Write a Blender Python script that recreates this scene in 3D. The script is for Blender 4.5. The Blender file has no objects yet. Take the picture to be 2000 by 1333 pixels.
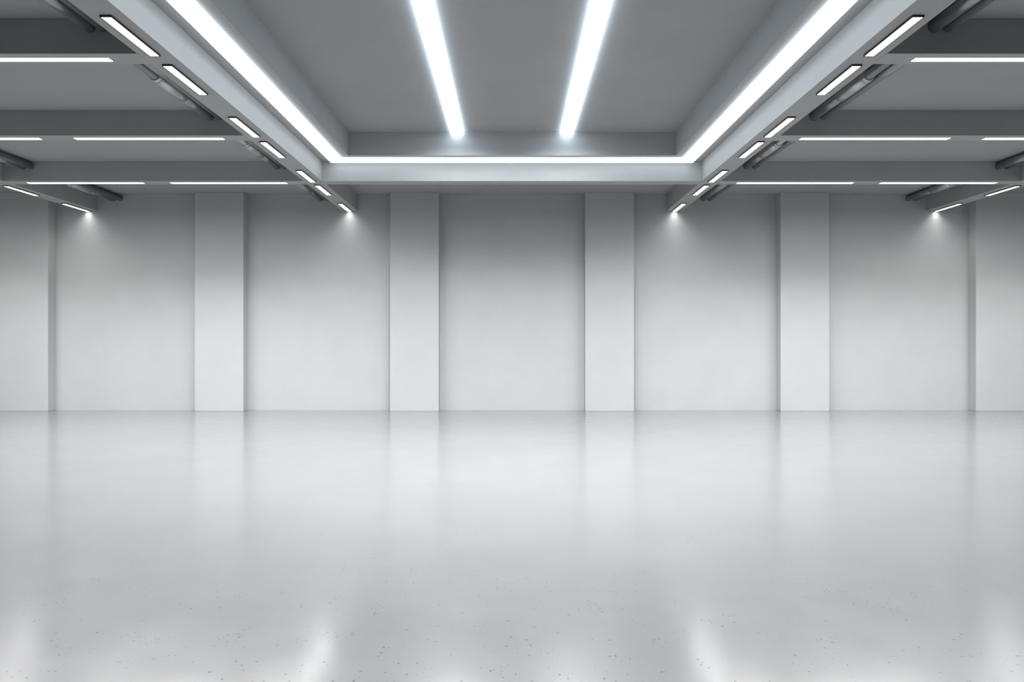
import bpy, bmesh, math
from mathutils import Vector

C = bpy.context.scene.collection
PI = math.pi

# ------------------------------------------------------------------ dimensions (metres; x right, y away from camera, z up)
YW = 16.59            # back wall face
ZC = 4.985            # ceiling of the side bays
ZT = 5.414            # ceiling of the raised centre
ZB = 4.616            # underside of every beam
BW = 0.355            # width of a long beam
XI, XO = 3.756, 9.775 # centre lines of inner / outer long beams
CX, CY = 2.99, 13.07  # raised centre: half width and far edge
YB = -7.0             # wall behind the camera
XS = 13.35            # side walls
YSTART = -3.0         # near end of the raised centre

# ------------------------------------------------------------------ materials
def new_mat(name):
    m = bpy.data.materials.new(name); m.use_nodes = True
    nt = m.node_tree
    return m, nt, nt.nodes['Principled BSDF']

def concrete(name, base, var=0.03, rough=0.75, scale=1.2, bump=0.02):
    m, nt, b = new_mat(name)
    tc = nt.nodes.new('ShaderNodeTexCoord')
    n1 = nt.nodes.new('ShaderNodeTexNoise'); n1.inputs['Scale'].default_value = scale
    n1.inputs['Detail'].default_value = 8; n1.inputs['Roughness'].default_value = 0.62
    nt.links.new(tc.outputs['Object'], n1.inputs['Vector'])
    r = nt.nodes.new('ShaderNodeValToRGB')
    r.color_ramp.elements[0].position = 0.3; r.color_ramp.elements[1].position = 0.7
    r.color_ramp.elements[0].color = tuple(c*(1-var) for c in base) + (1,)
    r.color_ramp.elements[1].color = tuple(min(1, c*(1+var)) for c in base) + (1,)
    nt.links.new(n1.outputs['Fac'], r.inputs['Fac'])
    nt.links.new(r.outputs['Color'], b.inputs['Base Color'])
    n2 = nt.nodes.new('ShaderNodeTexNoise'); n2.inputs['Scale'].default_value = 60
    n2.inputs['Detail'].default_value = 4
    nt.links.new(tc.outputs['Object'], n2.inputs['Vector'])
    bp = nt.nodes.new('ShaderNodeBump'); bp.inputs['Strength'].default_value = bump
    bp.inputs['Distance'].default_value = 0.01
    nt.links.new(n2.outputs['Fac'], bp.inputs['Height'])
    nt.links.new(bp.outputs['Normal'], b.inputs['Normal'])
    b.inputs['Roughness'].default_value = rough
    b.inputs['Specular IOR Level'].default_value = 0.25
    return m

def plain(name, base, rough, metal=0.0):
    m, nt, b = new_mat(name)
    tc = nt.nodes.new('ShaderNodeTexCoord')
    n = nt.nodes.new('ShaderNodeTexNoise'); n.inputs['Scale'].default_value = 9; n.inputs['Detail'].default_value = 3
    nt.links.new(tc.outputs['Object'], n.inputs['Vector'])
    mr = nt.nodes.new('ShaderNodeMapRange')
    mr.inputs['To Min'].default_value = max(0, rough-0.05); mr.inputs['To Max'].default_value = rough+0.05
    nt.links.new(n.outputs['Fac'], mr.inputs['Value']); nt.links.new(mr.outputs['Result'], b.inputs['Roughness'])
    b.inputs['Base Color'].default_value = (*base, 1); b.inputs['Metallic'].default_value = metal
    return m

def glow(name, col, s):
    m, nt, b = new_mat(name)
    b.inputs['Base Color'].default_value = (0.8, 0.8, 0.8, 1)
    b.inputs['Emission Color'].default_value = (*col, 1)
    b.inputs['Emission Strength'].default_value = s
    return m

WALL = concrete('wall_paint', (0.405, 0.411, 0.414))
SOFFIT = concrete('ceiling_paint', (0.325, 0.334, 0.338), rough=0.8)
BEAM = concrete('beam_paint', (0.36, 0.37, 0.375))
PIPE = plain('pipe_paint', (0.30, 0.315, 0.32), 0.33, 0.75)
SLEEVE = plain('sleeve_metal', (0.36, 0.375, 0.38), 0.33, 0.75)
RIM = plain('dark_rim', (0.03, 0.03, 0.03), 0.6)
TRAY = plain('lamp_tray', (0.6, 0.6, 0.6), 0.5)
PANEL_GLOW = glow('panel_diffuser', (1.0, 0.965, 0.93), 3.5)
STRIP_GLOW = glow('strip_diffuser', (1.0, 0.985, 0.97), 2.5)
COVE_GLOW = glow('cove_diffuser', (0.87, 0.945, 1.0), 3.7)
CEIL_GLOW = glow('ceiling_diffuser', (0.76, 0.89, 1.0), 8)

def floor_mat():
    m, nt, b = new_mat('polished_concrete')
    N, L = nt.nodes.new, nt.links.new
    tc = N('ShaderNodeTexCoord')
    def noise(scale, detail=4, rough=0.55):
        n = N('ShaderNodeTexNoise'); n.inputs['Scale'].default_value = scale
        n.inputs['Detail'].default_value = detail; n.inputs['Roughness'].default_value = rough
        L(tc.outputs['Object'], n.inputs['Vector']); return n.outputs['Fac']
    def math_(op, a, c, clamp=False):
        n = N('ShaderNodeMath'); n.operation = op; n.use_clamp = clamp
        for i, v in enumerate((a, c)):
            if isinstance(v, (int, float)): n.inputs[i].default_value = v
            else: L(v, n.inputs[i])
        return n.outputs[0]
    def rng(v, a, c, d, e):
        n = N('ShaderNodeMapRange'); n.inputs['From Min'].default_value = a; n.inputs['From Max'].default_value = c
        n.inputs['To Min'].default_value = d; n.inputs['To Max'].default_value = e
        L(v, n.inputs['Value']); return n.outputs['Result']
    # pinholes: random cells of a Voronoi grid carry a small dark pit, thicker where a slow noise is high
    def pits(scale, r0, r1, keep, mask):
        v = N('ShaderNodeTexVoronoi'); v.inputs['Scale'].default_value = scale
        v.inputs['Randomness'].default_value = 1.0; v.voronoi_dimensions = '2D'
        L(tc.outputs['Object'], v.inputs['Vector'])
        s = N('ShaderNodeSeparateColor'); L(v.outputs['Color'], s.inputs['Color'])
        rad = rng(s.outputs['Red'], 0, 1, r0, r1)
        dot = math_('LESS_THAN', v.outputs['Distance'], rad)
        on = math_('LESS_THAN', s.outputs['Green'], math_('MULTIPLY', mask, keep))
        return math_('MULTIPLY', math_('MULTIPLY', dot, on), rng(s.outputs['Blue'], 0, 1, 0.55, 1.0))
    mask1 = rng(noise(1.7, 3), 0.42, 0.72, 0.05, 1.0)
    mask2 = rng(noise(4.5, 2), 0.55, 0.75, 0.0, 1.0)
    p = math_('MAXIMUM', pits(11, 0.03, 0.075, 0.6, mask1), pits(30, 0.08, 0.2, 0.75, mask2))
    p = math_('MAXIMUM', p, math_('MULTIPLY', pits(60, 0.08, 0.2, 0.3, mask1), 0.6))
    tone = rng(noise(0.8, 9, 0.65), 0.3, 0.7, 0.95, 1.05)
    mix = N('ShaderNodeMix'); mix.data_type = 'RGBA'
    mix.inputs['A'].default_value = (0.158, 0.158, 0.1595, 1); mix.inputs['B'].default_value = (0.02, 0.021, 0.022, 1)
    L(math_('MULTIPLY', p, 0.92), mix.inputs['Factor'])
    L(rng(p, 0, 1, 1.0, 0.1), b.inputs['Coat Weight'])
    vm = N('ShaderNodeVectorMath'); vm.operation = 'SCALE'
    L(mix.outputs['Result'], vm.inputs[0]); L(tone, vm.inputs['Scale'])
    L(vm.outputs['Vector'], b.inputs['Base Color'])
    L(rng(noise(2.2, 6, 0.7), 0.3, 0.7, 0.145, 0.195), b.inputs['Coat Roughness'])
    b.inputs['Roughness'].default_value = 0.3
    b.inputs['IOR'].default_value = 1.2; b.inputs['Coat IOR'].default_value = 1.55
    return m
FLOOR = floor_mat()

# ------------------------------------------------------------------ mesh helpers
def add_box(bm, lo, hi):
    vs = [bm.verts.new((x, y, z)) for z in (lo[2], hi[2]) for y in (lo[1], hi[1]) for x in (lo[0], hi[0])]
    for f in ((0,2,3,1), (4,5,7,6), (0,1,5,4), (2,6,7,3), (0,4,6,2), (1,3,7,5)):
        bm.faces.new([vs[i] for i in f])

def add_lathe_y(bm, prof, seg=40):
    """surface of revolution about the y axis; prof = [(y, radius)]"""
    rings = []
    for y, r in prof:
        rings.append([bm.verts.new((r*math.cos(2*PI*k/seg), y, r*math.sin(2*PI*k/seg))) for k in range(seg)])
    for a, b in zip(rings, rings[1:]):
        for k in range(seg):
            bm.faces.new((a[k], b[k], b[(k+1) % seg], a[(k+1) % seg]))
    bm.faces.new(rings[0]); bm.faces.new(rings[-1][::-1])

def obj(name, bm, mat, parent=None, bevel=0.0, smooth=False):
    bmesh.ops.recalc_face_normals(bm, faces=bm.faces)
    me = bpy.data.meshes.new(name); bm.to_mesh(me); bm.free()
    me.materials.append(mat)
    o = bpy.data.objects.new(name, me); C.objects.link(o)
    if parent: o.parent = parent
    if smooth:
        for p in me.polygons: p.use_smooth = len(p.vertices) == 4
    if bevel:
        md = o.modifiers.new('edge', 'BEVEL'); md.width = bevel; md.segments = 2; md.limit_method = 'ANGLE'
    return o

def boxes(name, bs, mat, parent=None, **k):
    bm = bmesh.new()
    for lo, hi in bs: add_box(bm, lo, hi)
    return obj(name, bm, mat, parent, **k)

def tag(o, label, cat, group=None, kind='thing'):
    o['label'] = label; o['category'] = cat; o['kind'] = kind
    if group: o['group'] = group
    return o

def struct(o): o['kind'] = 'structure'; return o

def thing(name, loc, label, cat, group=None):
    o = bpy.data.objects.new(name, None); C.objects.link(o); o.location = loc
    o.empty_display_size = 0.1
    return tag(o, label, cat, group)

def dup(root, loc, label):
    r = root.copy(); C.objects.link(r); r.location = loc; r['label'] = label
    for ch in list(root.children):
        c = ch.copy(); C.objects.link(c); c.parent = r
        for g in list(ch.children):
            d = g.copy(); C.objects.link(d); d.parent = c
    return r

# every lamp shines downwards through its diffuser: an area light of the diffuser's own size, just below it
def beam_light(name, sx, sy, z, radiance, spread, col, parent, y=0.0):
    d = bpy.data.lights.new(name, 'AREA'); d.shape = 'RECTANGLE'; d.size = sx; d.size_y = sy
    d.energy = radiance * PI * sx * sy; d.spread = math.radians(spread); d.color = col
    o = bpy.data.objects.new(name, d); C.objects.link(o); o.parent = parent; o.location = (0, y, z)
    return o

# ------------------------------------------------------------------ room shell
struct(boxes('floor', [((-XS-0.3, YB-0.3, -0.25), (XS+0.3, YW+0.3, 0))], FLOOR))
struct(boxes('wall_back', [((-XS-0.3, YW, 0), (XS+0.3, YW+0.3, ZT+0.3))], WALL))
struct(boxes('wall_left', [((-XS-0.3, YB, 0), (-XS, YW, ZT+0.3))], WALL))
struct(boxes('wall_right', [((XS, YB, 0), (XS+0.3, YW, ZT+0.3))], WALL))
struct(boxes('wall_front', [((-XS-0.3, YB-0.3, 0), (XS+0.3, YB, ZT+0.3))], WALL))
struct(boxes('ceiling', [
    ((-XS, YB, ZC), (-CX, YW, ZT+0.3)), ((CX, YB, ZC), (XS, YW, ZT+0.3)),
    ((-CX, CY, ZC), (CX, YW, ZT+0.3)), ((-CX, YB, ZC), (CX, YSTART, ZT+0.3)),
    ((-CX, YSTART, ZT), (CX, CY, ZT+0.3))], SOFFIT))

# ------------------------------------------------------------------ pilasters on the back wall
PIL = [
    (-2.5, 'pale grey pilaster cut off by the left edge of the photo'),
    (-1.5, 'pale grey pilaster in the left half, between the two left long beams'),
    (-0.5, 'pale grey pilaster bordering the central wall recess on its left'),
    (0.5, 'pale grey pilaster bordering the central wall recess on its right'),
    (1.5, 'pale grey pilaster in the right half, between the two right long beams'),
    (2.5, 'pale grey pilaster cut off by the right edge of the photo'),
]
for k, lab in PIL:
    o = boxes('pilaster', [((-0.553, -0.28, 0.001), (0.553, -0.001, ZC-0.0015))], WALL, bevel=0.004)
    o.location = (k*4.444, YW, 0)
    tag(o, lab, 'pilaster', 'pilasters along the back wall')

# ------------------------------------------------------------------ long beams running towards the back wall
for x, lab in (
    (-XI, 'grey long ceiling beam left of the raised centre, with seven lit panels underneath'),
    (XI, 'grey long ceiling beam right of the raised centre, with seven lit panels underneath'),
    (-XO, 'dark grey long ceiling beam at the far left, two lit panels underneath'),
    (XO, 'dark grey long ceiling beam at the far right, two lit panels underneath')):
    o = boxes('ceiling_beam', [((-BW/2, YB+0.001, ZB), (BW/2, YW-0.001, ZC-0.0015))], BEAM, bevel=0.004)
    o.location = (x, 0, 0)
    tag(o, lab, 'beam', 'long ceiling beams')

# ------------------------------------------------------------------ crossbeams
CB = [7.52, 10.517, 13.515]
CW = 0.283
names = ['nearest', 'middle', 'farthest']
for s, side in ((-1, 'left'), (1, 'right')):
    for i, y in enumerate([4.52] + CB):
        x0, x1 = XI+BW/2, XO-BW/2
        o = boxes('ceiling_crossbeam', [((0.001, 0, ZB), (x1-x0-0.001, CW, ZC-0.0015))], BEAM, bevel=0.004)
        o.location = (x0 if s > 0 else -x1, y, 0)
        if i == 0:
            lab = 'grey crossbeam overhead on the %s, nearer than the first one in view' % side
        else:
            lab = '%s of three dark grey crossbeams on the %s, with lit strips underneath' % (names[i-1], side)
        tag(o, lab, 'beam', 'crossbeams of the side bays')
for s, side in ((-1, 'left'), (1, 'right')):
    for i, y in enumerate(CB):
        x0, x1 = XO+BW/2, XS
        o = boxes('ceiling_crossbeam', [((0.001, 0, ZB), (x1-x0-0.001, CW, ZC-0.0015))], BEAM, bevel=0.004)
        o.location = (x0 if s > 0 else -x1, y, 0)
        tag(o, '%s grey crossbeam between the %s outer long beam and the side wall' % (names[i], side), 'beam', 'crossbeams of the side bays')
o = boxes('ceiling_crossbeam', [((-XI+BW/2+0.001, 0, ZB), (XI-BW/2-0.001, CW, ZC-0.0015))], BEAM, bevel=0.004)
o.location = (0, CB[2], 0)
tag(o, 'brightly lit pale crossbeam closing the far end of the raised centre', 'beam')

# ------------------------------------------------------------------ panel lamps under the long beams
def make_panel():
    t = thing('ceiling_panel_lamp', (0, 0, 0), '', 'ceiling lamp', 'lit panels under the long beams')
    w, l, r, h = 0.0475, 0.455, 0.008, 0.020
    boxes('housing', [((-w-r, -l-r, -h), (-w, l+r, 0)), ((w, -l-r, -h), (w+r, l+r, 0)),
                      ((-w, -l-r, -h), (w, -l, 0)), ((-w, l, -h), (w, l+r, 0)), ((-w, -l, -0.006), (w, l, 0))], RIM, t)
    boxes('diffuser', [((-w, -l, -0.017), (w, l, -0.006))], PANEL_GLOW, t)
    beam_light('panel_light', 2*w, 2*l, -0.022, 150, 180, (1.0, 0.99, 0.985), t)
    return t
panel0 = make_panel()
first = [True]; dim = {}
def place_panel(loc, label):
    if first[0]:
        first[0] = False; panel0.location = loc; panel0['label'] = label; return panel0
    r = dup(panel0, loc, label)
    k = 'wall' if loc[1] > 16 else 'far' if loc[1] > 13 else None
    if k:                                              # wall lamps and the two rows before: dimmed, narrowed against hot spots and reflections
        for c in r.children:
            if c.type == 'LIGHT':
                if k not in dim:
                    dim[k] = c.data.copy()
                    if k == 'wall': dim[k].energy *= 0.11; dim[k].spread = math.radians(125)
                    else: dim[k].spread = math.radians(152); dim[k].energy *= 0.34
                c.data = dim[k]
    return r
YP = [7.085, 8.265, 10.085, 11.27, 13.085, 14.28, 16.12]
WHERE = [
    'large lit panel just before the nearest crossbeam, under the %s inner long beam',
    'lit panel just behind the nearest crossbeam, under the %s inner long beam',
    'lit panel just before the middle crossbeam, under the %s inner long beam',
    'lit panel just behind the middle crossbeam, under the %s inner long beam',
    'lit panel just before the farthest crossbeam, under the %s inner long beam',
    'lit panel just behind the farthest crossbeam, under the %s inner long beam',
    'small lit panel touching the back wall, under the %s inner long beam']
for s, side in ((-1, 'left'), (1, 'right')):
    for y, w in zip(YP, WHERE):
        if y < 13: place_panel((s*9.80, y, ZB-0.001), w.replace('%s inner long', 'unseen stretch of the far %s outer') % side)  # nearer outer panels are unseen, added to even out the side light
        if w: place_panel((s*XI, y, ZB-0.001), w % side)
    place_panel((s*9.80, 14.33, ZB-0.001), 'narrow lit panel behind the farthest crossbeam, under the far %s outer beam' % side)
    place_panel((s*9.80, 16.12, ZB-0.001), 'narrow lit panel touching the back wall, under the far %s outer beam' % side)

# ------------------------------------------------------------------ strip lamps under the crossbeams
def make_strip():
    t = thing('ceiling_strip_lamp', (0, 0, 0), '', 'ceiling lamp', 'lit strips under the crossbeams')
    boxes('tray', [((-1.105, -0.049, -0.004), (1.105, 0.049, 0))], TRAY, t)
    boxes('diffuser', [((-1.102, -0.046, -0.007), (1.102, 0.046, -0.004))], STRIP_GLOW, t)
    beam_light('strip_light', 2.2, 0.09, -0.009, 124, 180, (0.995, 1.0, 1.0), t)
    return t
strip0 = make_strip()
first2 = [True]; rows = {}
for s, side in ((-1, 'left'), (1, 'right')):
    for i, y in enumerate(CB):
        for j, x in enumerate((5.393, 8.12, 11.55)):
            loc = (s*x, y+0.144, ZB-0.001)
            if j == 2:  # strips past the outer beams: unseen, added to brighten the hall's side edges
                lab = 'unseen added lit strip under the %s crossbeam beyond the %s outer beam' % (names[i], side)
            elif i == 0 and j == 1:
                lab = 'white lit strip under the nearest crossbeam on the %s, next to the outer long beam' % side
            elif i == 0:
                lab = 'thick white lit strip under the nearest crossbeam on the %s' % side
            else:
                lab = 'white lit strip under the %s crossbeam on the %s, %s' % (
                    names[i], side, ('next to the inner long beam', 'next to the outer long beam')[j])
            if first2[0]:
                first2[0] = False; strip0.location = loc; strip0['label'] = lab
            else:
                r = dup(strip0, loc, lab)
                if i:                                    # middle row boosted to light the walls, last row narrowed against floor reflections
                    for c in r.children:
                        if c.type == 'LIGHT':
                            if i not in rows:
                                rows[i] = c.data.copy(); rows[i].energy *= (1, 2.8, 0.9)[i]
                                if i == 2: rows[i].spread = math.radians(126)
                            c.data = rows[i]

# ------------------------------------------------------------------ cove lamp round the raised centre
t = thing('ceiling_cove_lamp', (0, 0, ZC-0.001), 'continuous bright white light band round the edge of the raised centre', 'ceiling lamp')
a0, a1, y0, y1, h = 3.145, 3.385, 13.22, 13.415, 0.045
boxes('diffuser', [((-a1, YSTART, -h), (-a0, y0, 0))], COVE_GLOW, t)
boxes('diffuser', [((a0, YSTART, -h), (a1, y0, 0))], COVE_GLOW, t)
boxes('diffuser', [((-a1, y0, -h), (a1, y1, 0))], COVE_GLOW, t)

# ------------------------------------------------------------------ two long lamps on the raised centre ceiling
for s, side in ((-1, 'left'), (1, 'right')):
    t = thing('ceiling_linear_lamp', (s*1.0, 0, ZT-0.001), 'long glowing white lamp on the raised ceiling, %s of the pair' % side, 'ceiling lamp', 'pair of long lamps on the raised ceiling')
    boxes('diffuser', [((-0.115, 4.0, -0.05), (0.115, CY-0.002, 0))], CEIL_GLOW, t)
    beam_light('linear_light', 0.23, 7.2, -0.054, 122, 154, (0.98, 0.993, 1.0), t, y=8.7)

# ------------------------------------------------------------------ pipes along the long beams
ZP = 4.900
BAYS = [(4.803, 7.52), (7.803, 10.517), (10.80, 13.515), (13.798, YW)]
def pipe_run(x, first_bay, label, sleeved):
    y0 = BAYS[first_bay][0]
    t = thing('ceiling_pipe', (x, 0, ZP), label, 'pipe', 'pipes along the long beams')
    bm = bmesh.new()
    for a, b in BAYS[first_bay:]:
        c, a, b = a + 1.07, a + 0.002, b - 0.002
        if sleeved: add_lathe_y(bm, [(a, .056), (c+0.4, .056), (c+0.4, .067), (b, .067)])
        else: add_lathe_y(bm, [(a, .068), (c-0.09, .068), (c-0.07, .058), (b, .058)])
    obj('pipe', bm, PIPE, t, smooth=True)
    if sleeved:
        for a, b in BAYS[first_bay:]:
            c = a + 1.07
            bm = bmesh.new()
            add_lathe_y(bm, [(c+0.04, .058), (c+0.04, .079), (c+0.78, .079), (c+0.80, .068)])
            sl = obj('sleeve', bm, SLEEVE, t, smooth=True)
            bm = bmesh.new()
            add_lathe_y(bm, [(c, .057), (c, .072), (c+0.045, .0825), (c+0.075, .0825), (c+0.08, .0795)])
            obj('collar', bm, SLEEVE, sl, smooth=True)
    return t
for x, fb, side, beam in ((-4.43, 0, 'left', 'inner'), (4.425, 0, 'right', 'inner'), (-9.22, 2, 'far left', 'outer'), (9.17, 2, 'far right', 'outer')):
    pipe_run(x, fb, 'dark grey ceiling pipe with short thicker sleeves, beside the %s %s long beam' % (side, beam), True)
    pipe_run(x+0.152, fb, 'plain dark grey ceiling pipe beside the sleeved one, along the %s %s long beam' % (side, beam), False)

# ------------------------------------------------------------------ camera, world, output
cam = bpy.data.cameras.new('camera'); co = bpy.data.objects.new('camera', cam); C.objects.link(co)
cam.sensor_width = 36; cam.lens = 36*1400/2000; cam.clip_start = 0.05; cam.clip_end = 200
co.location = (0, 0, 1.6); co.rotation_euler = (PI/2, 0, 0)
sc = bpy.context.scene
sc.camera = co
w = bpy.data.worlds.new('world'); sc.world = w; w.use_nodes = True
w.node_tree.nodes['Background'].inputs['Color'].default_value = (0, 0, 0, 1)
sc.view_settings.view_transform = 'Standard'; sc.view_settings.look = 'None'
sc.view_settings.gamma = 1; sc.view_settings.use_curve_mapping = False
sc.view_settings.exposure = 0.0
sc.cycles.max_bounces = 12; sc.cycles.diffuse_bounces = 8; sc.cycles.glossy_bounces = 4
sc.cycles.use_denoising = True
sc.cycles.caustics_reflective = False; sc.cycles.caustics_refractive = False
sc.cycles.sample_clamp_indirect = 10
